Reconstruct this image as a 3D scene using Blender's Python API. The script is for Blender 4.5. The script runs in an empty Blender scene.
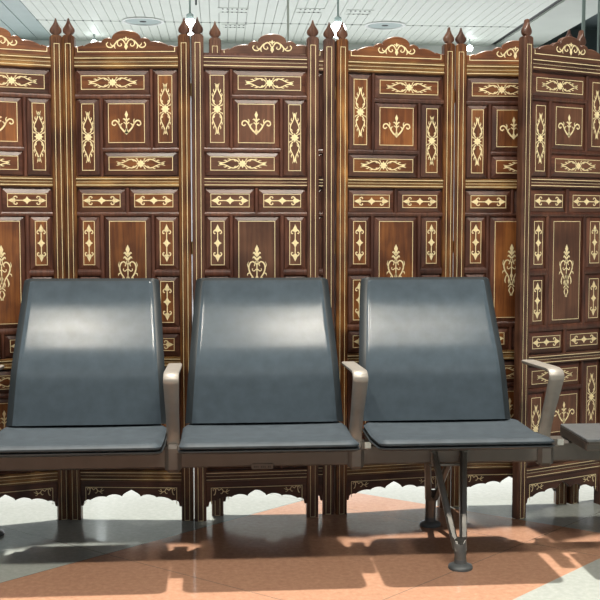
import bpy, math, random
from mathutils import Vector, Matrix
random.seed(7)
S = bpy.context.scene
COL = S.collection
R = math.radians

# ---------------------------------------------------------------- camera
cam_d = bpy.data.cameras.new('camera'); cam = bpy.data.objects.new('camera', cam_d); COL.objects.link(cam)
cam.location = (0, 0, 1.05)
cam.rotation_euler = (R(90 - 4.09), 0, R(-4.4))
cam_d.sensor_width = 36; cam_d.lens = 36 * 1035 / 600
cam_d.clip_end = 200
S.camera = cam

# ---------------------------------------------------------------- world, sun, exposure
S.view_settings.view_transform = 'Standard'; S.view_settings.look = 'None'
S.view_settings.gamma = 1; S.view_settings.use_curve_mapping = False
S.view_settings.exposure = 0.20
W = bpy.data.worlds.new('daylight'); S.world = W; W.use_nodes = True
bg = W.node_tree.nodes['Background']
bg.inputs[0].default_value = (0.90, 0.95, 1.0, 1); bg.inputs[1].default_value = 0.20

def light(name, kind, loc, energy, color, **kw):
    d = bpy.data.lights.new(name, kind); d.energy = energy; d.color = color
    for k, v in kw.items(): setattr(d, k, v)
    o = bpy.data.objects.new(name, d); COL.objects.link(o); o.location = loc
    return o
sun = light('sun', 'SUN', (0, 8, 10), 6.0, (1.0, 0.94, 0.84), angle=R(1.5))
sun.rotation_euler = Vector((0.03, -0.17, -1.0)).to_track_quat('-Z', 'Y').to_euler()
LAMPS = [(-1.02, 1.0, 3.93, 58), (-0.34, 1.0, 3.93, 24), (0.50, 1.0, 3.93, 58), (1.06, 1.0, 3.93, 48), (1.55, 1.0, 3.93, 20)]
for i, p in enumerate(LAMPS):
    light('hall_lamp_light', 'AREA', (p[0], p[1], p[2] - 0.03), p[3], (1.0, 0.93, 0.80), shape='DISK', size=0.27)
big = light('front_fill_light', 'AREA', (0.6, -3.2, 3.9), 22, (1.0, 0.96, 0.9), shape='RECTANGLE', size=5.0, size_y=1.6)  # soft fill added behind the camera for even front light, no skylight there
big.rotation_euler = Vector((0, 0.6, -1.0)).to_track_quat('-Z', 'Y').to_euler()
day = light('window_daylight', 'AREA', (1.0, 16.85, 1.7), 320, (0.97, 0.98, 1.0), shape='RECTANGLE', size=15.0, size_y=3.1)  # area light added just inside the glazing to brighten the far ceiling
day.rotation_euler = Vector((0, -1.0, 0.0)).to_track_quat('-Z', 'Y').to_euler()

# ---------------------------------------------------------------- materials
def new_mat(name):
    m = bpy.data.materials.new(name); m.use_nodes = True
    nt = m.node_tree; b = nt.nodes['Principled BSDF']
    return m, nt, b
def nd(nt, t, **kw):
    n = nt.nodes.new(t)
    for k, v in kw.items(): setattr(n, k, v)
    return n
def ramp(nt, stops):
    r = nd(nt, 'ShaderNodeValToRGB'); e = r.color_ramp.elements
    while len(e) < len(stops): e.new(0.5)
    for el, (p, c) in zip(e, stops): el.position = p; el.color = (*c, 1)
    return r
def wood(name, stops, axis='z', rough=0.36, coat=0.18, scale=1.0, streak=None):
    m, nt, b = new_mat(name); L = nt.links
    tc = nd(nt, 'ShaderNodeTexCoord'); oi = nd(nt, 'ShaderNodeObjectInfo')
    off = nd(nt, 'ShaderNodeVectorMath', operation='SCALE'); off.inputs[0].default_value = (7.3, 3.1, 5.7)
    L.new(oi.outputs['Random'], off.inputs['Scale'])
    add = nd(nt, 'ShaderNodeVectorMath', operation='ADD')
    L.new(tc.outputs['Object'], add.inputs[0]); L.new(off.outputs[0], add.inputs[1])
    mp = nd(nt, 'ShaderNodeMapping')
    mp.inputs['Scale'].default_value = (5*scale, 60*scale, 95*scale) if axis == 'x' else (95*scale, 60*scale, 5*scale)
    L.new(add.outputs[0], mp.inputs[0])
    n = nd(nt, 'ShaderNodeTexNoise'); n.inputs['Scale'].default_value = 1; n.inputs['Detail'].default_value = 5; n.inputs['Roughness'].default_value = .65
    n.inputs['Distortion'].default_value = .6
    L.new(mp.outputs[0], n.inputs[0])
    n2 = nd(nt, 'ShaderNodeTexNoise'); n2.inputs['Scale'].default_value = 9; n2.inputs['Detail'].default_value = 2
    L.new(add.outputs[0], n2.inputs[0])
    mx = nd(nt, 'ShaderNodeMath', operation='MULTIPLY_ADD'); mx.inputs[1].default_value = .55; L.new(n2.outputs[0], mx.inputs[0])
    m2 = nd(nt, 'ShaderNodeMath', operation='MULTIPLY'); m2.inputs[1].default_value = .55; L.new(n.outputs[0], m2.inputs[0])
    L.new(m2.outputs[0], mx.inputs[2])
    r = ramp(nt, stops); L.new(mx.outputs[0], r.inputs[0])
    hs = nd(nt, 'ShaderNodeHueSaturation'); L.new(r.outputs[0], hs.inputs['Color'])
    mr = nd(nt, 'ShaderNodeMapRange'); mr.inputs[3].default_value = .78; mr.inputs[4].default_value = 1.2
    L.new(oi.outputs['Random'], mr.inputs[0]); L.new(mr.outputs[0], hs.inputs['Value'])
    L.new(hs.outputs[0], b.inputs['Base Color'])
    rr = nd(nt, 'ShaderNodeMapRange'); rr.inputs[3].default_value = rough - .06; rr.inputs[4].default_value = rough + .16
    L.new(n.outputs[0], rr.inputs[0]); L.new(rr.outputs[0], b.inputs['Roughness'])
    b.inputs['Coat Weight'].default_value = coat; b.inputs['Coat Roughness'].default_value = .22
    bp = nd(nt, 'ShaderNodeBump'); bp.inputs['Strength'].default_value = .18; bp.inputs['Distance'].default_value = .001
    L.new(n.outputs[0], bp.inputs['Height']); L.new(bp.outputs[0], b.inputs['Normal'])
    return m
def plain(name, col, rough=.5, metal=0, noise=0.0, nscale=40, bump=0.0, bscale=300, spec=.5):
    m, nt, b = new_mat(name); L = nt.links
    b.inputs['Base Color'].default_value = (*col, 1); b.inputs['Roughness'].default_value = rough; b.inputs['Metallic'].default_value = metal
    b.inputs['Specular IOR Level'].default_value = spec
    tc = nd(nt, 'ShaderNodeTexCoord')
    n = nd(nt, 'ShaderNodeTexNoise'); n.inputs['Scale'].default_value = nscale; n.inputs['Detail'].default_value = 4
    L.new(tc.outputs['Object'], n.inputs[0])
    lo = tuple(c * (1 - noise) for c in col); hi = tuple(min(1, c * (1 + noise)) for c in col)
    r = ramp(nt, [(.3, lo), (.7, hi)]); L.new(n.outputs[0], r.inputs[0]); L.new(r.outputs[0], b.inputs['Base Color'])
    if bump:
        n2 = nd(nt, 'ShaderNodeTexNoise'); n2.inputs['Scale'].default_value = bscale; L.new(tc.outputs['Object'], n2.inputs[0])
        bp = nd(nt, 'ShaderNodeBump'); bp.inputs['Strength'].default_value = bump; bp.inputs['Distance'].default_value = .001
        L.new(n2.outputs[0], bp.inputs['Height']); L.new(bp.outputs[0], b.inputs['Normal'])
    return m
def emit(name, col, s):
    m, nt, b = new_mat(name); b.inputs['Emission Color'].default_value = (*col, 1); b.inputs['Emission Strength'].default_value = s
    b.inputs['Base Color'].default_value = (*col, 1)
    return m

FRAME = [(.32, (.026, .009, .005)), (.54, (.076, .026, .015)), (.76, (.155, .060, .032))]
WARM = [(.32, (.042, .011, .003)), (.52, (.135, .042, .011)), (.74, (.31, .115, .028))]
POST = [(.34, (.032, .010, .004)), (.5, (.10, .034, .010)), (.64, (.21, .085, .022)), (.76, (.42, .20, .055))]
M_frame = wood('rosewood_frame', FRAME, 'z')
M_frame_x = wood('rosewood_rail', FRAME, 'x')
M_cen = wood('walnut_panel', WARM, 'z', scale=.8)
M_cen_x = wood('walnut_panel_flat', WARM, 'x', scale=.8)
M_post = wood('post_wood', POST, 'z', rough=.30)
M_inlay = plain('brass_coloured_inlay', (.90, .77, .46), .42, 0, .10, 120)
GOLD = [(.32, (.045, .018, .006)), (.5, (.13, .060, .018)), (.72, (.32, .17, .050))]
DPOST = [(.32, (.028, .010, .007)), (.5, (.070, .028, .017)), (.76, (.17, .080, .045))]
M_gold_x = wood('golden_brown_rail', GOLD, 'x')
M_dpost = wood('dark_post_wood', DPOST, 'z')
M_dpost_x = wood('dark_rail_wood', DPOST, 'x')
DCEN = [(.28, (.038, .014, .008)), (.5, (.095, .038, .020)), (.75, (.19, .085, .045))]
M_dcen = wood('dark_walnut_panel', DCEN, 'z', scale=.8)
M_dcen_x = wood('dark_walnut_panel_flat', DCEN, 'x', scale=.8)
M_brass = plain('hinge_brass', (.55, .42, .22), .35, .9)
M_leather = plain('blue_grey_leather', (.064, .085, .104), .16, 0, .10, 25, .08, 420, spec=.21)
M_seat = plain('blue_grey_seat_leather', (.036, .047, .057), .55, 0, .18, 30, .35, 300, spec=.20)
M_trim = plain('black_shell_edge', (.020, .026, .030), .42, 0, .1)
M_alu = plain('taupe_cast_aluminium', (.26, .24, .215), .45, .3, .06, 30)
M_steel = plain('brown_grey_steel_beam', (.095, .084, .075), .45, .3, .08, 20)
M_leg = plain('grey_cast_leg', (.16, .155, .145), .34, .7, .12, 30)
M_rubber = plain('dark_grey_foot', (.10, .11, .115), .5, .2, .1)
M_screw = plain('bright_screw', (.45, .45, .43), .35, .8)
M_dark = plain('dark_opening', (.02, .022, .022), .7)
M_table = plain('grey_table_laminate', (.085, .092, .098), .30, 0, .15, 60, .1)
M_ceil = plain('white_ceiling_slat', (.70, .74, .68), .5, 0, .03, 3)
M_ceil_g = plain('grey_ceiling_slat', (.36, .44, .43), .5, 0, .05, 3)
M_gap = plain('ceiling_gap', (.34, .36, .33), .8)
M_band = plain('bulkhead_paint', (.50, .54, .49), .6, 0, .04, 2)
M_bdark = plain('dark_bulkhead', (.045, .065, .068), .6, 0, .1, 2)
M_white = plain('white_paint', (.78, .80, .78), .4, 0, .03, 5)
M_lamp = emit('lamp_glow', (.93, 1.0, 1.0), 14)
M_lamp2 = emit('hall_lamp_glow', (1.0, .95, .86), 6)
M_glass, gnt, gb = new_mat('window_glass')
gb.inputs['Transmission Weight'].default_value = 1; gb.inputs['Roughness'].default_value = 0.0; gb.inputs['IOR'].default_value = 1.05
gb.inputs['Base Color'].default_value = (.96, .99, .99, 1)

def floor_mat():
    m, nt, b = new_mat('terrazzo_floor'); L = nt.links
    g = nd(nt, 'ShaderNodeNewGeometry'); sp = nd(nt, 'ShaderNodeSeparateXYZ'); L.new(g.outputs['Position'], sp.inputs[0])
    def lin(ang, px, py):            # signed distance to a line through (px,py) with direction ang, positive on its left
        nx, ny = -math.sin(R(ang)), math.cos(R(ang))
        a = nd(nt, 'ShaderNodeMath', operation='MULTIPLY'); a.inputs[1].default_value = nx; L.new(sp.outputs[0], a.inputs[0])
        c = nd(nt, 'ShaderNodeMath', operation='MULTIPLY_ADD'); c.inputs[1].default_value = ny; L.new(sp.outputs[1], c.inputs[0]); L.new(a.outputs[0], c.inputs[2])
        d = nd(nt, 'ShaderNodeMath', operation='SUBTRACT'); d.inputs[1].default_value = nx * px + ny * py; L.new(c.outputs[0], d.inputs[0])
        return d
    def mth(op, a, bb):
        n = nd(nt, 'ShaderNodeMath', operation=op)
        for i, v in enumerate((a, bb)):
            if isinstance(v, (int, float)): n.inputs[i].default_value = v
            else: L.new(v.outputs[0], n.inputs[i])
        return n
    l1 = lin(41.3, -.653, 3.044); r1 = lin(-37.9, .536, 3.986); l2 = lin(41.7, .813, 2.791)
    mask = mth('MULTIPLY', mth('MULTIPLY', mth('LESS_THAN', l1, 0), mth('LESS_THAN', r1, 0)), mth('GREATER_THAN', l2, 0))
    tc = nd(nt, 'ShaderNodeTexNoise'); tc.inputs['Scale'].default_value = 55; tc.inputs['Detail'].default_value = 6; tc.inputs['Roughness'].default_value = .7
    L.new(g.outputs['Position'], tc.inputs[0])
    ro = ramp(nt, [(.30, (.315, .172, .112)), (.52, (.375, .21, .138)), (.72, (.44, .255, .172))]); L.new(tc.outputs[0], ro.inputs[0])
    rg = ramp(nt, [(.30, (.27, .292, .278)), (.52, (.31, .335, .315)), (.72, (.355, .38, .36))]); L.new(tc.outputs[0], rg.inputs[0])
    mx = nd(nt, 'ShaderNodeMix', data_type='RGBA'); L.new(mask.outputs[0], mx.inputs[0]); L.new(rg.outputs[0], mx.inputs[6]); L.new(ro.outputs[0], mx.inputs[7])
    def joint(l, pitch, off):
        a = mth('ADD', l, off); p = mth('PINGPONG', a, pitch / 2)
        return mth('LESS_THAN', p, .0011)
    j1 = joint(lin(41.5, -.653, 3.044), .9, 0); j2 = joint(lin(-40.0, -.538, 3.433), .9, 0)
    jj = mth('MAXIMUM', j1, j2)
    mj = nd(nt, 'ShaderNodeMix', data_type='RGBA'); L.new(jj.outputs[0], mj.inputs[0]); L.new(mx.outputs[2], mj.inputs[6]); mj.inputs[7].default_value = (.10, .09, .08, 1)
    L.new(mj.outputs[2], b.inputs['Base Color'])
    n2 = nd(nt, 'ShaderNodeTexNoise'); n2.inputs['Scale'].default_value = 6; n2.inputs['Detail'].default_value = 5; L.new(g.outputs['Position'], n2.inputs[0])
    mr = nd(nt, 'ShaderNodeMapRange'); mr.inputs[3].default_value = .08; mr.inputs[4].default_value = .15; L.new(n2.outputs[0], mr.inputs[0]); L.new(mr.outputs[0], b.inputs['Roughness'])
    return m
M_floor = floor_mat()

# ---------------------------------------------------------------- mesh helpers
class MB:
    def __init__(s): s.v = []; s.f = []; s.m = []
    def add(s, vs, fs, m=0):
        o = len(s.v); s.v += [tuple(v) for v in vs]
        for f in fs: s.f.append(tuple(i + o for i in f)); s.m.append(m)
    def box(s, x0, x1, y0, y1, z0, z1, m=0, c=0.0):
        if c <= 0:
            vs = [(x0,y0,z0),(x1,y0,z0),(x1,y1,z0),(x0,y1,z0),(x0,y0,z1),(x1,y0,z1),(x1,y1,z1),(x0,y1,z1)]
            s.add(vs, [(0,3,2,1),(4,5,6,7),(0,1,5,4),(1,2,6,5),(2,3,7,6),(3,0,4,7)], m); return
        # chamfered box: 8 corners, three points each
        P = {}; vs = []
        xs, ys, zs = (x0, x1), (y0, y1), (z0, z1)
        for i in (0,1):
            for j in (0,1):
                for k in (0,1):
                    sx, sy, sz = 1-2*i, 1-2*j, 1-2*k
                    for a in range(3):
                        p = [xs[i] + sx*c, ys[j] + sy*c, zs[k] + sz*c]
                        p[a] = (xs[i], ys[j], zs[k])[a]
                        P[i,j,k,a] = len(vs); vs.append(p)
        F = []
        for i in (0,1): F.append([P[i,0,0,0],P[i,1,0,0],P[i,1,1,0],P[i,0,1,0]])
        for j in (0,1): F.append([P[0,j,0,1],P[1,j,0,1],P[1,j,1,1],P[0,j,1,1]])
        for k in (0,1): F.append([P[0,0,k,2],P[1,0,k,2],P[1,1,k,2],P[0,1,k,2]])
        for j in (0,1):
            for k in (0,1): F.append([P[0,j,k,1],P[1,j,k,1],P[1,j,k,2],P[0,j,k,2]])
        for i in (0,1):
            for k in (0,1): F.append([P[i,0,k,0],P[i,1,k,0],P[i,1,k,2],P[i,0,k,2]])
        for i in (0,1):
            for j in (0,1): F.append([P[i,j,0,0],P[i,j,1,0],P[i,j,1,1],P[i,j,0,1]])
        for i in (0,1):
            for j in (0,1):
                for k in (0,1): F.append([P[i,j,k,0],P[i,j,k,1],P[i,j,k,2]])
        cx = Vector(((x0+x1)/2,(y0+y1)/2,(z0+z1)/2)); G = []
        for f in F:
            a, b2, c2 = (Vector(vs[q]) for q in f[:3]); n = (b2-a).cross(c2-a)
            ctr = sum((Vector(vs[q]) for q in f), Vector()) / len(f)
            G.append(tuple(f) if n.dot(ctr - cx) > 0 else tuple(reversed(f)))
        s.add(vs, G, m)
    def prism(s, pts, y0, y1, m=0, c=0.0):
        """outline in the x-z plane (counter-clockwise seen from -y), extruded y0 (front) to y1"""
        n = len(pts)
        if c > 0:
            ins = []
            for i in range(n):
                a = Vector(pts[i-1]); b = Vector(pts[i]); d = Vector(pts[(i+1) % n])
                e1 = (b-a).normalized(); e2 = (d-b).normalized()
                n1 = Vector((-e1.y, e1.x)); n2 = Vector((-e2.y, e2.x)); nn = (n1+n2)
                nn = nn.normalized() if nn.length > 1e-6 else n1
                ins.append(b + nn * c)
            vs = [(p[0], y0, p[1]) for p in ins] + [(p[0], y0 + c, p[1]) for p in pts] + [(p[0], y1, p[1]) for p in pts]
            fs = [tuple(range(n))] + [(n+i, n+(i+1)%n, (i+1)%n, i) for i in range(n)] + [(2*n+i, 2*n+(i+1)%n, n+(i+1)%n, n+i) for i in range(n)] + [tuple(reversed(range(2*n, 3*n)))]
        else:
            vs = [(p[0], y0, p[1]) for p in pts] + [(p[0], y1, p[1]) for p in pts]
            fs = [tuple(range(n))] + [(n+i, n+(i+1)%n, (i+1)%n, i) for i in range(n)] + [tuple(reversed(range(n, 2*n)))]
        s.add(vs, fs, m)
    def sweepz(s, prof, z0, z1, m=0):
        """closed profile in x-y swept along z, with caps"""
        n = len(prof)
        vs = [(p[0], p[1], z0) for p in prof] + [(p[0], p[1], z1) for p in prof]
        s.add(vs, [(i, (i+1)%n, n+(i+1)%n, n+i) for i in range(n)] + [tuple(reversed(range(n))), tuple(range(n, 2*n))], m)
    def sweepx(s, prof, x0, x1, m=0):
        """closed profile in y-z swept along x"""
        n = len(prof)
        vs = [(x0, p[0], p[1]) for p in prof] + [(x1, p[0], p[1]) for p in prof]
        s.add(vs, [(i, (i+1)%n, n+(i+1)%n, n+i) for i in range(n)] + [tuple(reversed(range(n))), tuple(range(n, 2*n))], m)
    def lathe(s, prof, cx, cy, seg=24, m=0):
        o = []
        for r, z in prof:
            for k in range(seg):
                a = 2*math.pi*k/seg; o.append((cx + r*math.cos(a), cy + r*math.sin(a), z))
        fs = []
        for j in range(len(prof)-1):
            for k in range(seg):
                fs.append((j*seg+k, j*seg+(k+1)%seg, (j+1)*seg+(k+1)%seg, (j+1)*seg+k))
        fs.append(tuple(reversed(range(seg)))); fs.append(tuple(range((len(prof)-1)*seg, len(prof)*seg)))
        s.add(o, fs, m)
    def loft(s, rings, m=0, caps=True):
        n = len(rings[0]); o = [p for r in rings for p in r]; fs = []
        for j in range(len(rings)-1):
            for k in range(n): fs.append((j*n+k, j*n+(k+1)%n, (j+1)*n+(k+1)%n, (j+1)*n+k))
        if caps: fs.append(tuple(reversed(range(n)))); fs.append(tuple(range((len(rings)-1)*n, len(rings)*n)))
        s.add(o, fs, m)
    # --- flat inlay in the x-z plane at depth y
    def flat(s, pts, y, m=0):
        a = sum(pts[i-1][0]*pts[i][1] - pts[i][0]*pts[i-1][1] for i in range(len(pts)))
        if a < 0: pts = list(reversed(pts))
        s.add([(p[0], y, p[1]) for p in pts], [tuple(range(len(pts)))], m)
    def rib(s, pts, w, y, m=0, T=None, sub=5):
        P = [Vector(p) for p in pts]
        if len(P) > 2:
            Q = []; ws = []
            for i in range(len(P)-1):
                p0 = P[max(i-1,0)]; p1 = P[i]; p2 = P[i+1]; p3 = P[min(i+2, len(P)-1)]
                for k in range(sub):
                    t = k/sub
                    Q.append(.5*((2*p1) + (-p0+p2)*t + (2*p0-5*p1+4*p2-p3)*t*t + (-p0+3*p1-3*p2+p3)*t**3))
            Q.append(P[-1])
        else: Q = P
        n = len(Q); Lf = []; Rt = []
        for i in range(n):
            d = (Q[min(i+1,n-1)] - Q[max(i-1,0)]).normalized(); nn = Vector((-d.y, d.x))
            u = i/(n-1)
            if isinstance(w, (list, tuple)):
                q = u*(len(w)-1); k = min(int(q), len(w)-2); ww = w[k] + (w[k+1]-w[k])*(q-k)
            else: ww = w
            Lf.append(Q[i]+nn*ww/2); Rt.append(Q[i]-nn*ww/2)
        for i in range(n-1):
            q = [Rt[i], Rt[i+1], Lf[i+1], Lf[i]]
            if T: q = [T(p) for p in q]
            s.flat([tuple(p) for p in q], y, m)
    def rect(s, x0, x1, z0, z1, w, y, m=0):
        s.flat([(x0,z0),(x1,z0),(x1,z0+w),(x0,z0+w)], y, m); s.flat([(x0,z1-w),(x1,z1-w),(x1,z1),(x0,z1)], y, m)
        s.flat([(x0,z0+w),(x0+w,z0+w),(x0+w,z1-w),(x0,z1-w)], y, m); s.flat([(x1-w,z0+w),(x1,z0+w),(x1,z1-w),(x1-w,z1-w)], y, m)
    def mesh(s, name, mats, smooth=False):
        me = bpy.data.meshes.new(name); me.from_pydata(s.v, [], s.f); me.update()
        for m in mats: me.materials.append(m)
        me.polygons.foreach_set('material_index', s.m)
        if smooth: me.polygons.foreach_set('use_smooth', [True]*len(s.f))
        me.update(); return me
def link(name, me, parent=None, loc=(0,0,0), rotz=0, label=None, cat=None, group=None, kind=None):
    o = bpy.data.objects.new(name, me); COL.objects.link(o); o.location = loc; o.rotation_euler = (0, 0, rotz)
    if parent: o.parent = parent
    if label: o['label'] = label
    if cat: o['category'] = cat
    if group: o['group'] = group
    if kind: o['kind'] = kind
    return o
def smooth_by_angle(me, ang=35):
    me.polygons.foreach_set('use_smooth', [True]*len(me.polygons))
    import bmesh
    bm = bmesh.new(); bm.from_mesh(me)
    bmesh.ops.remove_doubles(bm, verts=bm.verts, dist=1e-6)
    bmesh.ops.recalc_face_normals(bm, faces=bm.faces)
    for e in bm.edges: e.smooth = not (len(e.link_faces) == 2 and e.calc_face_angle(0) > R(ang))
    bm.to_mesh(me); bm.free()

# ---------------------------------------------------------------- the room
fl = MB(); fl.box(-9, 12, -6, 18, -.12, 0)
link('floor', fl.mesh('floor', [M_floor]), kind='structure')
CZ = 4.0
c = MB()                      # white slatted ceiling, slats run away from the camera
x = -2.6
while x < 4.4:
    for (a, b2) in ((8.5, 15.33), (15.37, 17.0)):
        c.box(x + .0035, x + .1265, a, b2, CZ, CZ + .02, 0)
    x += .13
c.box(-2.6, 4.46, 8.5, 17.0, CZ + .025, CZ + .06, 1)
link('ceiling', c.mesh('ceiling', [M_ceil, M_gap]), kind='structure')
c = MB(); x = -7.8
while x < -2.62:
    c.box(x + .006, x + .252, 8.5, 17.0, CZ, CZ + .02, 0); x += .26
c.box(-7.8, -2.6, 8.5, 17.0, CZ + .025, CZ + .06, 1)
link('ceiling', c.mesh('ceiling_side', [M_ceil_g, M_gap]), kind='structure')
t = MB()
x = -2.6
while x < 4.4: t.box(x - .012, x + .012, 15.33, 15.37, CZ - .004, CZ + .01, 0); x += .13
link('trim_1', t.mesh('ceiling_joint_dots', [M_bdark]), kind='structure')
t = MB(); t.box(4.46, 4.53, 8.5, 17, CZ + .03, CZ + .12, 0)
link('trim_2', t.mesh('ceiling_slot', [M_dark]), kind='structure')
t = MB(); t.box(4.53, 5.25, 8.5, 17, CZ - .0, CZ + .12, 0)
link('trim_3', t.mesh('bulkhead', [M_band]), kind='structure')
t = MB(); t.box(5.25, 10, 8.5, 17, CZ + .3, CZ + .42, 0)
link('trim_4', t.mesh('bulkhead_side', [M_bdark]), kind='structure')
t = MB(); t.box(-7.8, 5.25, 17.0, 17.2, 3.35, 4.42, 0)
link('wall_back', t.mesh('wall_back', [M_white]), kind='structure')
t = MB(); t.box(5.25, 10, 17.0, 17.2, 3.35, 4.42, 0)
link('wall_back', t.mesh('wall_back_side', [M_bdark]), kind='structure')
for nm, xa in (('left', -7.9), ('right', 10.0)):
    t = MB(); t.box(xa, xa + .1, 6.0, 17.2, 0, 4.42, 0)
    link('wall_' + nm, t.mesh('wall_' + nm, [M_white]), kind='structure')
# glazing under the header
for k in range(9):
    x0 = -7.8 + k * 1.98
    w = MB()
    w.box(x0, x0 + .07, 17.02, 17.14, 0, 3.35); w.box(x0 + 1.91, x0 + 1.98, 17.02, 17.14, 0, 3.35)
    w.box(x0 + .07, x0 + 1.91, 17.02, 17.14, 0, .1); w.box(x0 + .07, x0 + 1.91, 17.02, 17.14, 3.27, 3.35); w.box(x0 + .07, x0 + 1.91, 17.03, 17.13, 1.1, 1.15)
    wo = link('window_%d' % (k + 1), w.mesh('window_frame', [M_white]), kind='structure')
    g = MB(); g.box(x0 + .07, x0 + 1.91, 17.075, 17.085, .1, 3.27)
    link('pane', g.mesh('pane', [M_glass]), wo)

# ---------------------------------------------------------------- ornaments (brass coloured inlay)
def TR(cx, cz, rot=False, fx=1, fz=1, s=1):
    def T(p):
        u, v = p[0]*fx*s, p[1]*fz*s
        if rot: u, v = -v, u
        return (cx + u, cz + v)
    return T
def poly(mb, pts, T, y, m): mb.flat([T(p) for p in pts], y, m)
def orn_long(mb, cx, cz, rot, y, m, s=1):
    T = TR(cx, cz, rot, s=s)
    st = []
    for k in range(16):
        a = math.pi*2*k/16 + math.pi/16*0; r = .0155 if k % 2 == 0 else .0095
        st.append((r*math.cos(a), r*math.sin(a)))
    poly(mb, st, T, y, m)
    for fx in (1, -1):
        for fz in (1, -1):
            T = TR(cx, cz, rot, fx, fz, s)
            mb.rib([(.012,.004),(.019,.0105),(.030,.0150),(.042,.0130),(.056,.0065),(.070,.0028),(.086,.0070)], [.002,.0040,.0036,.0034,.0032,.0042,.001], y, m, T)
            mb.rib([(.030,.0145),(.027,.0100),(.022,.0080)], [.003,.003,.001], y, m, T, 3)
            mb.rib([(.040,.0135),(.047,.0165),(.053,.0150)], [.003,.0032,.0005], y, m, T, 3)
            mb.rib([(.054,.0075),(.060,.0115),(.067,.0110)], [.003,.0034,.0005], y, m, T, 3)
            mb.rib([(.012,.010),(.013,.0165),(.018,.0185)], [.003,.003,.001], y, m, T, 3)
            mb.rib([(.068,.0030),(.076,.0010),(.083,.0012)], [.0035,.004,.0005], y, m, T, 3)
def orn_arrow(mb, cx, cz, rot, y, m, s=1):
    T = TR(cx, cz, rot, s=s)
    poly(mb, [(-.0165,0),(-.005,-.006),(0,-.0135),(.005,-.006),(.0165,0),(.005,.006),(0,.0135),(-.005,.006)], T, y, m)
    for fx in (1, -1):
        T = TR(cx, cz, rot, fx, 1, s)
        poly(mb, [(.014,-.0016),(.040,-.0018),(.040,.0018),(.014,.0016)], T, y, m)
        poly(mb, [(.036,0),(.0425,-.0105),(.050,-.0065),(.064,0),(.050,.0065),(.0425,.0105)], T, y, m)
        for fz in (1, -1):
            T2 = TR(cx, cz, rot, fx, fz, s)
            mb.rib([(.047,.004),(.042,.0115),(.036,.0135),(.032,.0105),(.0345,.0075)], [.004,.004,.0035,.003,.0025], y, m, T2, 3)
def orn_fleur(mb, cx, cz, y, m, s=1):
    T = TR(cx, cz, s=s)
    mb.rib([(0,-.036),(0,.020)], .0042, y, m, T)
    poly(mb, [(0,-.041),(.0065,-.034),(.004,-.022),(0,-.016),(-.004,-.022),(-.0065,-.034)], T, y, m)
    poly(mb, [(0,.044),(.006,.031),(.003,.022),(0,.016),(-.003,.022),(-.006,.031)], T, y, m)
    for fx in (1, -1):
        T = TR(cx, cz, False, fx, 1, s)
        mb.rib([(0,-.035),(.010,-.027),(.020,-.015),(.027,-.002),(.037,.009),(.048,.007),(.051,-.003),(.044,-.008),(.038,-.003)], [.005,.006,.0055,.005,.005,.0048,.004,.0045,.005], y, m, T, 4)
        mb.rib([(.001,.008),(.008,.015),(.013,.014)], [.006,.005,.001], y, m, T, 3)
        mb.rib([(.001,-.004),(.007,.002),(.011,.001)], [.004,.004,.001], y, m, T, 3)
        mb.rib([(.022,-.012),(.019,-.003),(.013,-.001)], [.004,.004,.001], y, m, T, 3)
        mb.rib([(.028,-.001),(.026,.010),(.030,.016)], [.004,.004,.001], y, m, T, 3)
def orn_vase(mb, cx, cz, y, m, s=1):
    T = TR(cx, cz, s=s)
    mb.rib([(0,.030),(0,-.040)], .004, y, m, T)
    poly(mb, [(0,.096),(.0075,.080),(.004,.068),(.003,.056),(0,.050),(-.003,.056),(-.004,.068),(-.0075,.080)], T, y, m)
    poly(mb, [(0,-.008),(.006,-.022),(0,-.036),(-.006,-.022)], T, y, m)
    for fx in (1, -1):
        T = TR(cx, cz, False, fx, 1, s)
        mb.rib([(.002,.058),(.010,.068),(.014,.064)], [.007,.006,.001], y, m, T, 3)
        mb.rib([(.002,.044),(.011,.053),(.015,.047)], [.007,.006,.001], y, m, T, 3)
        mb.rib([(0,.046),(.004,.034),(0,.022)], [.002,.003,.002], y, m, T, 3)
        mb.rib([(.010,.020),(.007,.029),(.014,.036),(.024,.031),(.029,.015),(.024,-.004),(.013,-.022),(.006,-.042),(.002,-.056)], [.003,.004,.0045,.005,.005,.005,.0045,.004,.004], y, m, T, 4)
        mb.rib([(.029,.014),(.033,.024),(.030,.036)], [.003,.003,.001], y, m, T, 3)
        mb.rib([(.024,-.004),(.032,-.006),(.034,-.014)], [.003,.004,.001], y, m, T, 3)
        mb.rib([(.016,-.018),(.021,-.026),(.024,-.040),(.021,-.050)], [.003,.004,.005,.001], y, m, T, 3)
        mb.rib([(.002,.010),(.010,.003),(.016,.006),(.015,.012)], [.003,.0035,.003,.003], y, m, T, 3)
        mb.rib([(.009,-.030),(.011,-.044),(.009,-.052)], [.003,.0035,.001], y, m, T, 3)
        mb.rib([(0,-.054),(.008,-.058),(.011,-.064)], [.004,.004,.003], y, m, T, 3)
        mb.rib([(.002,-.062),(.0085,-.076),(.003,-.090),(.003,-.096)], [.0025,.0045,.003,.004], y, m, T, 4)
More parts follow.
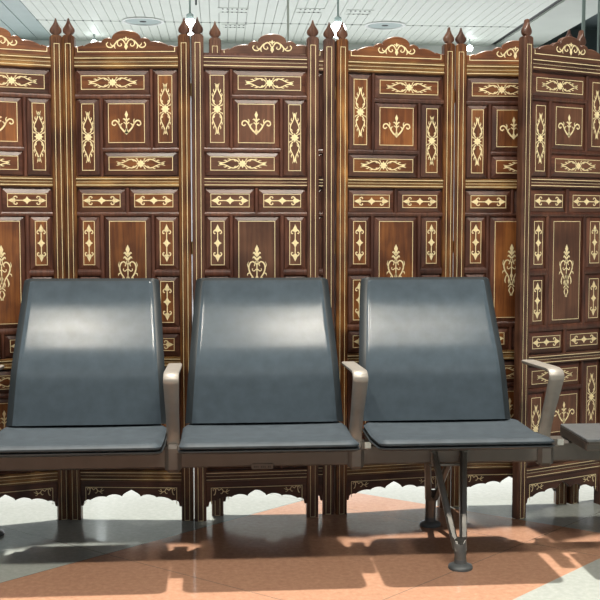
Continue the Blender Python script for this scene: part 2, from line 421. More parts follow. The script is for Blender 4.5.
def orn_crown(mb, cx, cz, y, m, s=.9):
    T = TR(cx, cz, s=s)
    poly(mb, [(0,.026),(.0045,.018),(.002,.010),(0,.006),(-.002,.010),(-.0045,.018)], T, y, m)
    poly(mb, [(0,.004),(.005,-.006),(.007,-.014),(0,-.026),(-.007,-.014),(-.005,-.006)], T, y, m)
    for fx in (1, -1):
        T = TR(cx, cz, False, fx, 1, s)
        mb.rib([(.002,.014),(.009,.018),(.012,.015)], [.004,.004,.001], y, m, T, 3)
        mb.rib([(.004,-.003),(.009,.009),(.019,.015),(.031,.008),(.033,-.004),(.025,-.011),(.017,-.007),(.020,-.001)], [.003,.005,.0055,.005,.0045,.004,.004,.003], y, m, T, 4)
        mb.rib([(.021,.014),(.034,.008),(.044,-.004),(.056,-.015),(.070,-.014),(.076,-.004),(.070,.004)], [.003,.005,.0052,.005,.0045,.004,.004], y, m, T, 4)
        mb.rib([(.044,-.003),(.044,-.016),(.040,-.020)], [.004,.0045,.001], y, m, T, 3)
        mb.rib([(.050,-.010),(.058,-.006),(.060,.002)], [.003,.004,.001], y, m, T, 3)
def orn_apron(mb, cx, cz, fx, y, m):
    T = TR(cx, cz, False, fx, 1, .85)
    mb.rib([(.003,.006),(-.001,.012),(.006,.016),(.010,.010),(.010,.002),(.006,-.010),(.001,-.011)], [.002,.003,.0036,.0036,.004,.004,.002], y, m, T, 3)
    mb.rib([(.009,.012),(.018,.016),(.024,.008),(.030,.012),(.036,.014),(.042,.004),(.036,-.006),(.031,-.004)], [.003,.0036,.0036,.0036,.0034,.0034,.0034,.002], y, m, T, 3)
    mb.rib([(.040,.006),(.050,.001),(.060,.003),(.070,.008)], [.003,.0034,.0036,.001], y, m, T, 3)
    mb.rib([(.052,.001),(.058,-.006),(.064,-.006)], [.003,.003,.001], y, m, T, 3)
    mb.rib([(.056,.003),(.058,.010),(.063,.014)], [.003,.003,.001], y, m, T, 3)

# ---------------------------------------------------------------- folding screens
PW = .042; WC = .403; FW = WC - PW      # post width, post-centre spacing, field width
F0 = PW / 2
def U(u): return F0 + u / 104.0 * FW
# cells: (u0, u1, z0, z1, kind)
TOP = [(1,25.5,1.322,1.590,'longv'), (29,103,1.506,1.590,'longh'), (29,76,1.322,1.493,'fleur'), (80,103,1.226,1.493,'longv'), (1,76,1.226,1.309,'longh')]
MID = [(1,50.5,1.098,1.180,'arrh'), (54.5,103,1.098,1.180,'arrh'), (1,25,.895,1.085,'arrv'), (1,25,.692,.874,'arrv'), (29,76.5,.692,1.085,'vase'),
       (81,103,.895,1.085,'arrv'), (81,103,.692,.874,'arrv'), (1,50.5,.592,.672,'arrh'), (54.5,103,.592,.672,'arrh')]
DZ = -1.042
CELLS = TOP + MID + [(a, b, c2 + DZ, d + DZ, k) for a, b, c2, d, k in TOP]
MULL_T = [('v',25.5,29,1.308,1.594), ('h',27,104,1.491,1.508), ('v',76,80,1.223,1.495), ('h',0,78,1.307,1.324)]
MULLS = MULL_T + [('v',50.5,54.5,1.094,1.184), ('h',0,104,1.083,1.100), ('v',25,29,.688,1.090), ('v',76.5,81,.688,1.090), ('h',0,27,.872,.897), ('h',79,104,.872,.897),
        ('h',0,104,.670,.694), ('v',50.5,54.5,.588,.676)] + [(k, a, b, c2 + DZ, d + DZ) for k, a, b, c2, d in MULL_T]
panel_cache = {}
def panel_mesh(w, h, kind, dark=False):
    key = (round(w, 4), round(h, 4), kind)
    if key in panel_cache: return panel_cache[key]
    mb = MB(); hw, hh = w/2, h/2; bv = .0165
    r0 = [(-hw,0,-hh),(hw,0,-hh),(hw,0,hh),(-hw,0,hh)]
    e = .0015
    r1 = [(-hw+e,-.004,-hh+e),(hw-e,-.004,-hh+e),(hw-e,-.004,hh-e),(-hw+e,-.004,hh-e)]
    r2 = [(-hw+bv,-.0095,-hh+bv),(hw-bv,-.0095,-hh+bv),(hw-bv,-.0095,hh-bv),(-hw+bv,-.0095,hh-bv)]
    mb.add(r0 + r1 + r2, [(i, (i+1)%4, 4+(i+1)%4, 4+i) for i in range(4)] + [(4+i, 4+(i+1)%4, 8+(i+1)%4, 8+i) for i in range(4)], 0)
    mb.add(r2, [(0,1,2,3)], 1)
    i2 = bv + .0012; y = -.0099
    mb.rect(-hw+i2, hw-i2, -hh+i2, hh-i2, .0019, y, 2)
    if kind == 'longh': orn_long(mb, 0, 0, False, y, 2, min(1, (w/2-.026)/.085))
    elif kind == 'longv': orn_long(mb, 0, 0, True, y, 2, min(1.04, (h/2-.030)/.085))
    elif kind == 'arrh': orn_arrow(mb, 0, 0, False, y, 2, 1.03)
    elif kind == 'arrv': orn_arrow(mb, 0, 0, True, y, 2, 1.03)
    elif kind == 'fleur': orn_fleur(mb, 0, 0, y, 2, .98)
    elif kind == 'vase': orn_vase(mb, 0, 0, y, 2, 1.0)
    horiz = kind in ('longh', 'arrh')
    me = mb.mesh('raised_panel', [M_frame_x if horiz else M_frame, (M_dcen_x if horiz else M_dcen) if dark else (M_cen_x if horiz else M_cen), M_inlay])
    panel_cache[key] = me; return me

def bead(x0, x1, z0, z1, vertical, mb, y0=-.0005, d=.0115):
    """mullion strip with a rounded face"""
    prof = [(0, 0), (0, -.6), (.14, -.88), (.36, -1), (.64, -1), (.86, -.88), (1, -.6), (1, 0)]
    if vertical:
        pr = [(x0 + (x1-x0)*a, y0 + b*d) for a, b in prof]
        n = len(pr); vs = [(p[0], p[1], z0) for p in pr] + [(p[0], p[1], z1) for p in pr]
    else:
        pr = [(z0 + (z1-z0)*a, y0 + b*d) for a, b in prof]
        n = len(pr); vs = [(x0, p[1], p[0]) for p in pr] + [(x1, p[1], p[0]) for p in pr]
    mb.add(vs, [(i, (i+1)%n, n+(i+1)%n, n+i) for i in range(n)] + [tuple(range(n)), tuple(range(n, 2*n))], 0)

def fix(me):
    import bmesh
    bm = bmesh.new(); bm.from_mesh(me)
    return bm
def orient(me):
    """make face normals point outwards on closed shells, leave the flat inlay facing front"""
    import bmesh
    bm = bmesh.new(); bm.from_mesh(me)
    closed = [f for f in bm.faces if all(len(e.link_faces) == 2 for e in f.edges)]
    bmesh.ops.recalc_face_normals(bm, faces=closed)
    bm.to_mesh(me); bm.free()

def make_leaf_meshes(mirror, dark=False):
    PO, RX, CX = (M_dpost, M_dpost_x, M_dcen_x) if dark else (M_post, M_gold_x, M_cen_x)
    panel_cache.clear()
    D = {}
    fx = (lambda u: 104 - u) if mirror else (lambda u: u)
    # backing board + mullions
    mb = MB()
    mb.box(F0 - .004, F0 + FW + .004, .001, .013, .125, 1.650)
    for k, a, b, z0, z1 in MULLS:
        ua, ub = sorted((fx(a), fx(b)))
        bead(U(ua), U(ub), z0, z1, k == 'v', mb, .001)
    me = mb.mesh('screen_panel', [M_frame]); orient(me); D['frame'] = me
    # rails
    def rail(z0, z1, lines):
        mb = MB(); h = z1 - z0
        prof = [(.001, z0), (-.010, z0), (-.014, z0+.002), (-.014, z0+h*.28), (-.0105, z0+h*.36), (-.0105, z0+h*.64), (-.014, z0+h*.72), (-.014, z1-.002), (-.010, z1), (.001, z1)]
        prof = list(reversed(prof))
        mb.sweepx(prof, F0, F0 + FW, 0)
        me = mb.mesh('rail', [M_frame_x, M_inlay]); orient(me)
        add = MB()
        for zl, yy in ((z0 + h*.20, -.0144), (z0 + h*.80, -.0144), (z0 + h*.5, -.0109)):
            w = .0022 if yy < -.012 else .0010
            add.flat([(F0, zl-w/2), (F0+FW, zl-w/2), (F0+FW, zl+w/2), (F0, zl+w/2)], yy, 1)
        mm = MB(); mm.v = [tuple(v.co) for v in me.vertices]; mm.f = [tuple(p.vertices) for p in me.polygons]; mm.m = [0]*len(mm.f)
        mm.add(add.v, add.f, 1)
        return mm.mesh('rail', [RX, M_inlay])
    D['rails'] = [rail(1.596, 1.640, 2), rail(1.186, 1.222, 2), rail(.552, .588, 2), rail(.140, .180, 2)]
    # crown
    cx = F0 + FW/2
    def arc(x0, z0, x1, z1, hgt, n=9):
        return [(x0 + (x1-x0)*i/n, z0 + (z1-z0)*i/n + hgt*math.sin(math.pi*i/n)**.75) for i in range(n)]
    half = arc(0, 1.7005, .001, 1.7005, 0, 1)
    pts = []
    for i in range(13):
        a = math.pi/2 * i/12; pts.append((.050*math.sin(a), 1.699 + .028*math.cos(a)))
    pts += arc(.050, 1.697, .086, 1.688, .0085)
    pts += arc(.086, 1.688, .150, 1.672, .0065)
    pts += [(.150, 1.672), (.152, 1.676), (.170, 1.671), (FW/2, 1.672)]
    out = [(cx - FW/2, 1.638), (cx + FW/2, 1.638)] + [(cx + p[0], p[1]) for p in reversed(pts)] + [(cx - p[0], p[1]) for p in pts[1:]]
    mb = MB(); mb.prism(out, -.009, .010, 0, .0022)
    y = -.0096
    mb.flat([(F0+.010,1.652),(F0+FW-.010,1.652),(F0+FW-.010,1.6545),(F0+.010,1.6545)], y, 1)
    for xx in (F0+.010, F0+FW-.0125): mb.flat([(xx,1.6545),(xx+.0025,1.6545),(xx+.0025,1.667),(xx,1.667)], y, 1)
    orn_crown(mb, cx, 1.682, y, 1)
    D['crown'] = mb.mesh('crown_board', [CX, M_inlay])
    # apron
    def ztop(u):   # u -1..1
        a = abs(u)
        if a > .955: return .050
        if a < .17:  return .090 + .019 * (1 - a/.17)**.8 
        if a < .50:
            t = (a-.17)/.33; return .082 + .010*math.sin(math.pi*t)**.7 
        if a < .80:
            t = (a-.50)/.30; return .072 + .010*(1-t) + .006*math.sin(math.pi*t)**.7
        t = (a-.80)/.155; return .064 + .008*math.sin(math.pi*min(1, .25 + .75*t))**.8 
    N = 96
    low = [(cx + (FW/2)*u, ztop(u)) for u in [(-1 + 2*i/N) for i in range(N+1)]]
    out = low + [(F0+FW, .142), (F0, .142)]
    mb = MB(); mb.prism(out, -.010, .006, 0, .0015)
    y = -.0106
    mb.flat([(F0+.016,.1165),(F0+FW-.016,.1165),(F0+FW-.016,.119),(F0+.016,.119)], y, 1)
    for xx in (F0+.016, F0+FW-.0185): mb.flat([(xx,.060),(xx+.0025,.060),(xx+.0025,.1165),(xx,.1165)], y, 1)
    orn_apron(mb, F0+.024, .102, 1, y, 1); orn_apron(mb, F0+FW-.024, .102, -1, y, 1)
    D['apron'] = mb.mesh('apron', [M_frame_x, M_inlay])
    # stepped moulding between bottom rail and apron
    # post: fluted face with two inlaid lines
    mb = MB(); h = PW/2
    half = [(h, .014), (h, -.012), (h-.003, -.016), (h-.0075, -.0165), (h-.0085, -.0145), (h-.0115, -.0145), (h-.0125, -.0165), (.004, -.0165), (.002, -.0150), (0, -.0148)]
    prof = half + [(-a, b) for a, b in reversed(half[:-1])]
    prof = list(reversed(prof))
    mb.sweepz(prof, 0, 1.704, 0)
    me = mb.mesh('p', [M_post]); orient(me)
    mm = MB(); mm.v = [tuple(v.co) for v in me.vertices]; mm.f = [tuple(p.vertices) for p in me.polygons]; mm.m = [0]*len(mm.f)
    mm.rect(-.0095, .0095, .001, 1.682, .0017, -.0170, 1)
    # rounded shoulder
    mm.prism([(-h+.001, 1.700), (h-.001, 1.700), (h-.003, 1.708), (h-.010, 1.7115), (-h+.010, 1.7115), (-h+.003, 1.708)], -.0150, .012, 0, .002)
    D['post'] = mm.mesh('post', [PO, M_inlay])
    # finial: spade shape cut from board, with a ridge
    prof = [(.0085,1.708),(.0085,1.7125),(.013,1.7150),(.0185,1.7200),(.0205,1.7265),(.0190,1.734),(.0140,1.7415),(.0085,1.7500),(.0045,1.7585),(.0012,1.7700)]
    o = [(p[0], p[1]) for p in prof] + [(-p[0], p[1]) for p in reversed(prof)]
    n = len(o); mb = MB()
    lay = [(-.013, .45), (-.0095, .82), (-.005, 1.0), (.005, 1.0), (.0095, .82), (.013, .45)]
    rings = [[(a*sc, yy, 1.708 + (z-1.708)*(1 - .12*(1-sc))) for a, z in o] for yy, sc in lay]
    mb.loft(list(reversed(rings)))
    me = mb.mesh('finial', [M_dpost]); smooth_by_angle(me, 50); D['finial'] = me
    D['cells'] = []
    for a, b, z0, z1, k in CELLS:
        ua, ub = sorted((fx(a), fx(b))); w = U(ub) - U(ua)
        D['cells'].append((panel_mesh(w, z1 - z0, k, dark), ((U(ua)+U(ub))/2, .001, (z0+z1)/2)))
    return D
LM = {(a, b): make_leaf_meshes(a, b) for a in (False, True) for b in (False, True)}
hb = MB(); hb.box(-.009, .009, -.0195, -.0172, 0, .030, 0, .0006)
for zz in (.006, .024): hb.lathe([(.0016, 0), (.0016, .001)], 0, 0, 6)
hinge_me = hb.mesh('hinge', [M_brass])
def leaf(root, x, y, ang, mirror, dark=False, crown=True):
    """one leaf; its left post centre stands at x, y of the screen's own frame"""
    D = LM[mirror, dark]
    f = link('screen_panel', D['frame'], root, (x, y, 0), ang)
    for r in D['rails']: link('rail', r, f)
    if crown: link('crown_board', D['crown'], f)
    link('apron', D['apron'], f)
    for px in (0, WC):
        link('post', D['post'], f, (px, 0, 0)); link('finial', D['finial'], f, (px, 0, 0))
    for me, p in D['cells']: link('raised_panel', me, f, p)
    return f
def screen(label, leaves, group=None):
    x0, y0 = leaves[0][0], leaves[0][1]
    r = link('folding_screen', None, None, (x0, y0, 0), 0, label, 'folding screen', group)
    for lf in leaves: leaf(r, lf[0] - x0, lf[1] - y0, R(lf[2]), *lf[3:])
    # brass barrel hinges between leaves
    for i in range(len(leaves) - 1):
        xa, ya, aa = leaves[i][:3]; xb, yb = leaves[i+1][0], leaves[i+1][1]
        ex, ey = xa + WC*math.cos(R(aa)), ya + WC*math.sin(R(aa))
        mx, my = (ex + xb)/2 - x0, (ey + yb)/2 - y0
        for z in (.34, .95, 1.50):
            hm = MB(); hm.lathe([(.0026, 0), (.0026, .045)], 0, 0, 10); hm.lathe([(.0036, .014), (.0036, .030)], 0, 0, 10)
            link('hinge', hm.mesh('hinge', [M_brass]), r, (mx, my + .004, z))
    return r
def chain_left(xr, yr, ang):    # left post centre from right post centre
    return (xr - WC*math.cos(R(ang)), yr - WC*math.sin(R(ang)))
aA = 17; lA = chain_left(-.567, 3.712, aA)
aA0 = -17; lA0 = chain_left(lA[0] - .044, lA[1] - .002, aA0)
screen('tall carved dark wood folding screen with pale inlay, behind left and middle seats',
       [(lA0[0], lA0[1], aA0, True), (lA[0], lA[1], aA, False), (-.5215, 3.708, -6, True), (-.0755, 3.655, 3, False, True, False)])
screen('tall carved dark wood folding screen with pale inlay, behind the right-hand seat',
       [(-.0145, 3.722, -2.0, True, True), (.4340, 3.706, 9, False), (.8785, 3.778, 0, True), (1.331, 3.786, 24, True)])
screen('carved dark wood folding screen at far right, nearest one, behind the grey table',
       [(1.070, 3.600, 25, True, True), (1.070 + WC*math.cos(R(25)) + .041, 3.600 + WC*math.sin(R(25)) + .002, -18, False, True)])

# ---------------------------------------------------------------- bench
bench = link('airport_bench', None, None, (.142, 3.30, 0), 0, 'beam-mounted airport bench of blue-grey leather seats with taupe armrests and metal leg', 'bench')
def bl(name, me, parent=None, label=None):
    """bench meshes are written in world coordinates"""
    o = link(name, me, parent or bench, (0, 0, 0) if parent else (-.142, -3.30, 0))
    if label: o['label'] = label
    return o
PITCH = .583; SC = [.142 - 2*PITCH, .142 - PITCH, .142, .142 + PITCH]
CTR = [(3.352,.408), (3.360,.450), (3.371,.508), (3.383,.566), (3.4045,.622), (3.4345,.680), (3.465,.738), (3.4935,.796), (3.513,.848), (3.519,.868)]
def curve(t):
    q = t*(len(CTR)-1); i = min(int(q), len(CTR)-2); f = q-i
    p0 = CTR[max(i-1,0)]; p1 = CTR[i]; p2 = CTR[i+1]; p3 = CTR[min(i+2,len(CTR)-1)]
    return tuple(.5*((2*b) + (-a+c2)*f + (2*a-5*b+4*c2-d)*f*f + (-a+3*b-3*c2+d)*f**3) for a, b, c2, d in zip(p0,p1,p2,p3))
def back_mesh(name, cx, grow, dfront, dback, edge, mats, puff=0.0):
    """closed curved slab following the back profile"""
    NX, NZ = 32, 36; mb = MB(); rings = []
    def pt(i, j, side):
        u = -1 + 2*i/NX; t = j/NZ
        hw = (.252 + (.2135-.252)*t**1.15) + grow
        rc = .030
        L = .50 * (1-t)                      # arc length left to the top
        if L < rc:
            hw -= rc - math.sqrt(max(0, rc*rc - (rc-L)**2))
        yy, zz = curve(min(1, t)); zz += grow*(t - .0)
        y2, z2 = curve(min(1, t+.01)); y1, z1 = curve(max(0, t-.01))
        ty, tz = (y2-y1), (z2-z1); l = math.hypot(ty, tz); ny, nz = -tz/l, ty/l   # front normal
        ex = (1-abs(u)) * hw; et = min(L, t*.5 + .1); e = min(ex, et)
        k = 1 - (1 - min(1, e/edge))**2 if edge > 0 else 1
        conc = -.003 * (1 - u*u)  * (0.3 + .7*math.sin(math.pi*min(1, t*1.05)))       # hollow in the middle
        if side == 0: d = -.004 + (dfront + .004) * math.sqrt(max(0, k)) + puff*(1-u*u) + conc
        else: d = -dback*math.sqrt(max(0, k)) - .004 + conc
        return (cx + u*hw, yy + ny*d, zz + nz*d)
    idx = {}
    for side in (0, 1):
        for j in range(NZ+1):
            for i in range(NX+1): idx[side,i,j] = len(mb.v); mb.v.append(pt(i, j, side))
    F = []
    for j in range(NZ):
        for i in range(NX):
            F.append((idx[0,i,j], idx[0,i+1,j], idx[0,i+1,j+1], idx[0,i,j+1]))
            F.append((idx[1,i,j+1], idx[1,i+1,j+1], idx[1,i+1,j], idx[1,i,j]))
    for j in range(NZ):
        F.append((idx[1,0,j], idx[0,0,j], idx[0,0,j+1], idx[1,0,j+1])); F.append((idx[0,NX,j], idx[1,NX,j], idx[1,NX,j+1], idx[0,NX,j+1]))
    for i in range(NX):
        F.append((idx[0,i,0], idx[1,i,0], idx[1,i+1,0], idx[0,i+1,0])); F.append((idx[0,i,NZ], idx[0,i+1,NZ], idx[1,i+1,NZ], idx[1,i,NZ]))
    mb.f = F; mb.m = [0]*len(F)
    me = mb.mesh(name, mats); smooth_by_angle(me, 60); return me
def seat_mesh(name, cx, hwid, ztop_off, thick, yf, yb, mats, edge=.014):
    NX, NY = 36, 30; mb = MB(); idx = {}
    for side in (0, 1):
        for j in range(NY+1):
            v = j/NY; yy = yf + (yb-yf)*v
            for i in range(NX+1):
                u = -1 + 2*i/NX
                hw = hwid
                dfr = yy - yf; dbk = yb - yy
                if dfr < .022: hw -= .022*(1 - math.sqrt(max(0, 1-(1-dfr/.022)**2)))*.8
                if dbk < .05: hw -= .05*(1-dbk/.05)**2*.8
                e = min((1-abs(u))*hw, dfr, dbk + .01)
                k = math.sqrt(max(0, 1 - (1 - min(1, e/edge))**2))
                z = .402 + .017*max(0, (1-v)-.55)/.45 + .004*v
                z += ztop_off - .010*(1-u*u)*math.sin(math.pi*min(1, max(0, v)))*.9
                ze = z - edge*.75*(1-k)
                if side: ze = z - thick + (.006)*(1-k)
                idx[side,i,j] = len(mb.v); mb.v.append((cx + u*hw, yy, ze))
    F = []
    for j in range(NY):
        for i in range(NX):
            F.append((idx[0,i,j], idx[0,i+1,j], idx[0,i+1,j+1], idx[0,i,j+1])); F.append((idx[1,i,j+1], idx[1,i+1,j+1], idx[1,i+1,j], idx[1,i,j]))
    for j in range(NY):
        F.append((idx[1,0,j], idx[0,0,j], idx[0,0,j+1], idx[1,0,j+1])); F.append((idx[0,NX,j], idx[1,NX,j], idx[1,NX,j+1], idx[0,NX,j+1]))
    for i in range(NX):
        F.append((idx[0,i,0], idx[1,i,0], idx[1,i+1,0], idx[0,i+1,0])); F.append((idx[0,i,NY], idx[0,i+1,NY], idx[1,i+1,NY], idx[1,i,NY]))
    mb.f = F; mb.m = [0]*len(F)
    me = mb.mesh(name, mats); smooth_by_angle(me, 50); return me
# beam
mb = MB(); mb.box(-1.42, 2.30, 3.252, 3.352, .284, .350, 0, .006)
beam = bl('beam', mb.mesh('beam', [M_steel]))
for (a, b) in ((-1.42, -1), (2.30, 1)):
    m2 = MB(); m2.box(a - .006, a + .006, 3.250, 3.354, .282, .352, 0, .004); bl('end_cap', m2.mesh('end_cap', [M_trim]), beam)
def plate(x0, x1, z0, z1):
    p = MB(); p.box(x0, x1, 3.2490, 3.2520, z0, z1, 0, .0008)
    n = 10; w = (x1-x0)*.8/n                                   # row of tiny embossed characters, too small to read
    for i in range(n):
        xa = x0 + (x1-x0)*.1 + i*w
        if i in (3, 7): continue
        p.box(xa + w*.2, xa + w*.75, 3.2484, 3.2492, z0 + (z1-z0)*.3, z0 + (z1-z0)*.62, 1)
    bl('label_plate', p.mesh('label_plate', [M_steel, M_dark]), beam, 'small brown rating plate on the beam')
plate(.095, .165, .277, .295)
mb = MB()
for i in range(12): mb.box(-.503 + i*.0048, -.5005 + i*.0048, 3.2508, 3.2525, .285, .289)
bl('vent_slot', mb.mesh('vent_slot', [M_dark]), beam)

def make_seat(cx, bx):
    sh = seat_mesh('seat_shell', cx, .269, -.0200, .014, 2.990, 3.395, [M_trim], .006)
    bl('seat_shell', sh)
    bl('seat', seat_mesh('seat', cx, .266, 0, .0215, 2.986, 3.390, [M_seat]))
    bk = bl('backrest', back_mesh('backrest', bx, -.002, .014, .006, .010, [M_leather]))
    bl('backrest_shell', back_mesh('backrest_shell', bx, .0075, .0105, .014, .010, [M_trim]), bk)
    # mounting casting between beam and seat
    m = MB(); m.box(cx - .262, cx + .262, 3.240, 3.360, .3505, .378, 0, .004)
    m.box(cx - .24, cx + .24, 3.06, 3.24, .372, .381, 0, .002)
    m.box(cx - .24, cx + .24, 3.34, 3.40, .36, .388, 0, .003)
    br = bl('seat_bracket', m.mesh('seat_bracket', [M_steel]))
    for sx in (-.245, .245):
        s = MB(); cxs = cx + sx
        s.add([(cxs + .0045*math.cos(a*math.pi/4), 3.2398, .360 + .0045*math.sin(a*math.pi/4)) for a in range(8)] + [(cxs + .0035*math.cos(a*math.pi/4), 3.2365, .360 + .0035*math.sin(a*math.pi/4)) for a in range(8)],
              [(i, (i+1)%8, 8+(i+1)%8, 8+i) for i in range(8)] + [tuple(range(8, 16))])
        bl('screw', s.mesh('screw', [M_screw]), br)
for x, bx in ((-1.024, -1.00), (-.441, -.431), (.142, .142), (.732, .704)): make_seat(x, bx)

def make_arm(cx):
    path = [(3.276,.275), (3.274,.335), (3.262,.385), (3.234,.440), (3.206,.485), (3.178,.530), (3.158,.562), (3.150,.577), (3.156,.589), (3.172,.596), (3.20,.597), (3.30,.593), (3.40,.589), (3.452,.587)]
    # dense resample
    Q = []
    for i in range(len(path)-1):
        p0 = path[max(i-1,0)]; p1 = path[i]; p2 = path[i+1]; p3 = path[min(i+2,len(path)-1)]
        for k in range(4):
            f = k/4; Q.append(tuple(.5*((2*b) + (-a+c2)*f + (2*a-5*b+4*c2-d)*f*f + (-a+3*b-3*c2+d)*f**3) for a, b, c2, d in zip(p0,p1,p2,p3)))
    Q.append(path[-1])
    rings = []; n = len(Q)
    for i, (yy, zz) in enumerate(Q):
        a = Q[max(i-1,0)]; b = Q[min(i+1,n-1)]; ty, tz = b[0]-a[0], b[1]-a[1]; l = math.hypot(ty, tz); ny, nz = -tz/l, ty/l
        w = .0205 + .0035*max(0, 1 - abs(zz-.577)/.12) ; th = .0065
        if zz < .36: w = .0225; th = .010
        ring = []
        for (sx, sd) in ((-1,-.5),(-1,.5),(-.8,1),(.8,1),(1,.5),(1,-.5),(.8,-1),(-.8,-1)):
            ring.append((cx + sx*w, yy + ny*sd*th, zz + nz*sd*th))
        rings.append(ring)
    mb = MB(); mb.loft(rings); me = mb.mesh('armrest', [M_alu]); smooth_by_angle(me, 40)
    o = bl('armrest', me)
    # clamp foot wrapping the beam
    m = MB(); m.box(cx - .026, cx + .026, 3.236, 3.366, .271, .362, 0, .012); me = m.mesh('arm_bracket', [M_steel]); 
    bl('arm_bracket', me, o)
    m = MB(); m.loft([[(cx + sx*.009 + (.030 if k else .022), 3.225 + sy*.01, .352 + (sz*.012)) for sx, sy, sz in ((-1,0,-1),(1,0,-1),(1,0,1),(-1,0,1))] for k in (0,)] +
                     [[(cx + sx*.010 + .030, 3.19 + 0, .362 + sz*.010) for sx, sz in ((-1,-1),(1,-1),(1,1),(-1,1))]])
    bl('latch', m.mesh('latch', [M_screw]), o)
for ax in (-1.318, -.735, -.152, .430, 1.050): make_arm(ax)
m = MB()
ring = []
for k in range(9):
    a = math.pi*.5*k/8
    cy2, cz2 = 3.236 - .020*math.sin(a), .342 + .020*math.cos(a)
    ring.append([(.925, cy2, cz2), (.982, cy2, cz2), (.982, cy2 + .004, cz2 - .006), (.925, cy2 + .004, cz2 - .006)])
m.loft(ring); me = m.mesh('clamp_plate', [M_screw]); smooth_by_angle(me, 50)
bl('clamp_plate', me, None, 'bright curved metal clamp plate')
# table top
tx0, tx1 = 1.098, 1.600
mb = MB(); mb.prism([(0,0),(1,0),(1,1),(0,1)], 0, 0)
mb = MB(); mb.box(tx0, tx1, 3.004, 3.250, .400, .4095, 0, .002)
tt = bl('table_top', mb.mesh('table_top', [M_table]), None, 'flat dark grey table surface')
mb = MB(); mb.box(tx0 + .012, tx1 - .012, 3.03, 3.240, .386, .3995, 0, .004); mb.box(tx0 + .03, tx1 - .03, 3.10, 3.345, .3505, .389, 0, .006)
bl('table_bracket', mb.mesh('table_bracket', [M_steel]), tt)

def strut(mb, a, b, wa, wb, ta, tb):
    rings = []
    for k in range(9):
        t = k/8; p = Vector(a).lerp(Vector(b), t); w = wa + (wb-wa)*t; d = ta + (tb-ta)*t
        rings.append([(p.x + sx*w, p.y + sy*d, p.z) for sx, sy in ((-1,-.5),(-.6,-1),(.6,-1),(1,-.5),(1,.5),(.6,1),(-.6,1),(-1,.5))])
    mb.loft(list(reversed(rings)))
def make_leg(cx):
    for (fy, ty, nm, lab) in ((3.070, 3.262, 'leg', 'front leg'), (3.530, 3.342, 'leg', 'rear leg')):
        mb = MB()
        zc = .055 if fy < 3.3 else .095
        for sx in (-1, 1):
            strut(mb, (cx + sx*.051, ty, .342), (cx + sx*.0105, fy + (.010 if fy < 3.3 else -.014), zc), .0105, .0105, .013, .015)
        # web closing the fork, with rounded crotch
        rings = []
        for z, w in ((zc+.040, .022), (zc+.02, .0205), (zc, .0195), (zc*.6, .0185), (.012, .018)):
            k = max(0, (z-zc*.6)/.085) * .030
            yy = fy + (k if fy < 3.3 else -k)*.8
            rings.append([(cx + w*math.cos(a*math.pi/8), yy + .017*math.sin(a*math.pi/8), z - (0 if z < zc+.03 else .030*(1-abs(math.cos(a*math.pi/8))))) for a in range(16)])
        mb.loft(list(reversed(rings)))
        me = mb.mesh('leg', [M_leg]); smooth_by_angle(me, 45); lg = bl(nm, me)
        f = MB(); f.lathe([(.037, 0), (.038, .004), (.036, .010), (.028, .014), (.019, .017), (.0185, .03)], cx, fy, 32)
        me = f.mesh('foot_pad', [M_rubber]); smooth_by_angle(me, 45); bl('foot_pad', me, lg)
    mb = MB(); mb.box(cx - .059, cx + .059, 3.238, 3.2515, .328, .350, 0, .004); mb.box(cx - .059, cx + .059, 3.262, 3.345, .272, .2835, 0, .003)
    for sx in (-1, 1):
        mb.box(cx + sx*.0515 - .0075, cx + sx*.0515 + .0075, 3.238, 3.2515, .284, .33, 0, .003)
    bl('leg_bracket', mb.mesh('leg_bracket', [M_leg]))
for x in (.731, .722 - 3*PITCH + .25, 1.98): make_leg(x)

# ---------------------------------------------------------------- ceiling things
def downlight(x, y, label):
    r = link('ceiling_downlight', None, None, (x, y, CZ), 0, label, 'ceiling light', 'round ceiling downlights')
    m = MB(); prof = [(.30, 0), (.305, -.012), (.285, -.022), (.262, -.016), (.255, .0)]
    seg = 40; vs = []; 
    for (rr, z) in prof:
        for k in range(seg): a = 2*math.pi*k/seg; vs.append((rr*math.cos(a), rr*math.sin(a), z))
    m.add(vs, [(j*seg+k, j*seg+(k+1)%seg, (j+1)*seg+(k+1)%seg, (j+1)*seg+k) for j in range(len(prof)-1) for k in range(seg)])
    me = m.mesh('trim_ring', [M_white]); smooth_by_angle(me, 60); link('trim_ring', me, r)
    m = MB(); m.lathe([(.256, -.002), (.20, -.006), (.05, -.007)], 0, 0, 40); me = m.mesh('reflector', [M_ceil_g]); link('reflector', me, r)
    m = MB(); m.lathe([(.05, -.0075), (.045, -.012)], 0, 0, 16); link('bulb', m.mesh('bulb', [M_dark]), r)
downlight(-1.094, 15.31, 'large round white downlight in the slatted ceiling above the left folding panels')
downlight(2.435, 15.34, 'large round white downlight in the slatted ceiling right of the paired bright lamp')
def vent(x0, x1, y0, y1, label):
    cx, cy = (x0+x1)/2, (y0+y1)/2
    r = link('ceiling_vent', None, None, (cx, cy, CZ), 0, label, 'ceiling vent', 'slotted ceiling vents')
    m = MB(); w, d = (x1-x0)/2, (y1-y0)/2
    m.box(-w, w, -d, -d + .03, -.006, .0); m.box(-w, w, d - .03, d, -.006, .0); m.box(-w, -w+.02, -d, d, -.0055, .0); m.box(w-.02, w, -d, d, -.0055, .0)
    link('vent_frame', m.mesh('vent_frame', [M_ceil]), r)
    m = MB(); k = -w + .05
    while k < w - .03: m.box(k, k + .022, d - .05, d - .031, -.006, .0, 0); m.box(k, k + .022, -d + .031, -d + .09, -.006, 0, 0); k += .065
    link('slot', m.mesh('slot', [M_dark]), r)
vent(-.01, .40, 14.30, 14.62, 'slotted air vent in the ceiling, left of the thin hanging rod')
vent(.04, .41, 15.45, 15.72, 'small slotted air vent in the ceiling, beyond the joint line above the middle folding panel')
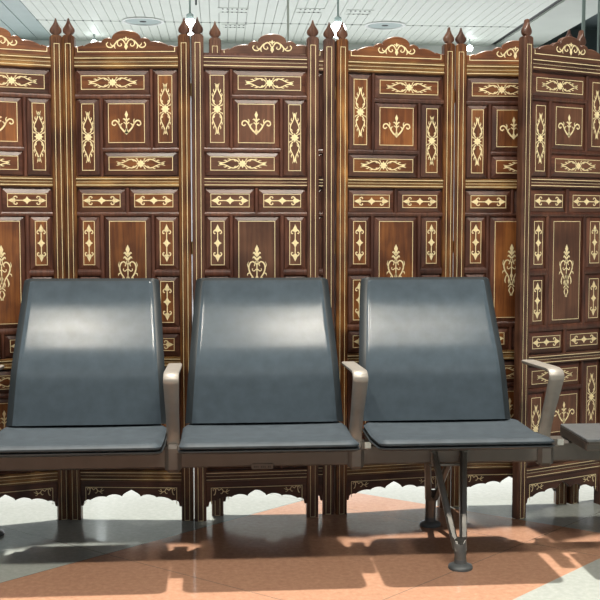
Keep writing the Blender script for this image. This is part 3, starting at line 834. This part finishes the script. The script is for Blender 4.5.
vent(1.05, 1.43, 14.25, 14.55, 'slotted air vent in the ceiling, between the rod and the right bright lamp')
vent(1.745, 2.118, 14.30, 14.62, 'slotted air vent in the ceiling, just before the right downlight')
def pendant(x, y, z, rad, label):
    r = link('pendant_lamp', None, None, (x, y, z), 0, label, 'lamp', 'bright lamps beyond the screens')
    m = MB(); prof = []
    for k in range(1, 12): a = math.pi*k/12; prof.append((rad*math.sin(a), -rad*math.cos(a)))
    m.lathe(prof, 0, 0, 20); me = m.mesh('globe', [M_lamp]); smooth_by_angle(me, 60); link('globe', me, r)
    m = MB(); m.lathe([(rad*.45, rad*.9), (rad*.45, rad*1.5), (.012, rad*1.7), (.012, CZ - z)], 0, 0, 12); link('lamp_rod', m.mesh('lamp_rod', [M_ceil_g]), r)
pendant(-.356, 13.0, 3.491, .10, 'bright white hanging lamp glowing between two finials at upper left centre')
pendant(1.474, 13.0, 3.481, .10, 'bright white hanging lamp glowing between two finials at upper centre')
pendant(-1.92, 16.4, 3.86, .05, 'small distant lamp glowing above the leftmost full crown')
pendant(3.96, 16.4, 3.86, .05, 'small distant lamp glowing right of the paired finials')
def rod(x, y, z0, z1, rr, label, mat):
    m = MB(); m.lathe([(rr, 0), (rr, z1 - z0)], 0, 0, 10)
    link('hanging_rod', m.mesh('hanging_rod', [mat]), None, (x, y, z0), 0, label, 'rod', 'thin rods hanging from the ceiling')
rod(-.259, 12, 3.55, CZ, .010, 'thin dark rod hanging from the ceiling beside the left bright lamp', M_bdark)
rod(.786, 12, 2.6, CZ, .013, 'thin pale rod hanging from the ceiling above the middle crown', M_ceil)
rod(4.35, 12.3, 3.0, CZ + .3, .022, 'grey hanging rod in the dark bay, left of two', M_ceil_g)
rod(4.50, 12.2, 2.4, CZ + .3, .014, 'grey hanging rod in the dark bay, rightmost of two', M_ceil_g)
# ceiling lamps above the seating, where the two hall lights are
for i, (x, y, z, _) in enumerate(LAMPS):
    r = link('hall_lamp', None, None, (x, y, z), 0, 'small round lamp high above the seats, %s of the row of five' % ('leftmost', 'second from left', 'middle one', 'second from right', 'rightmost')[i], 'ceiling light', 'row of hall lamps')
    m = MB(); m.lathe([(.18, .0), (.185, .05), (.15, .08)], 0, 0, 32); link('lamp_housing', m.mesh('lamp_housing', [M_white]), r)
    m = MB(); m.lathe([(.158, -.006), (.16, -.001)], 0, 0, 32); link('diffuser', m.mesh('diffuser', [M_lamp2]), r)
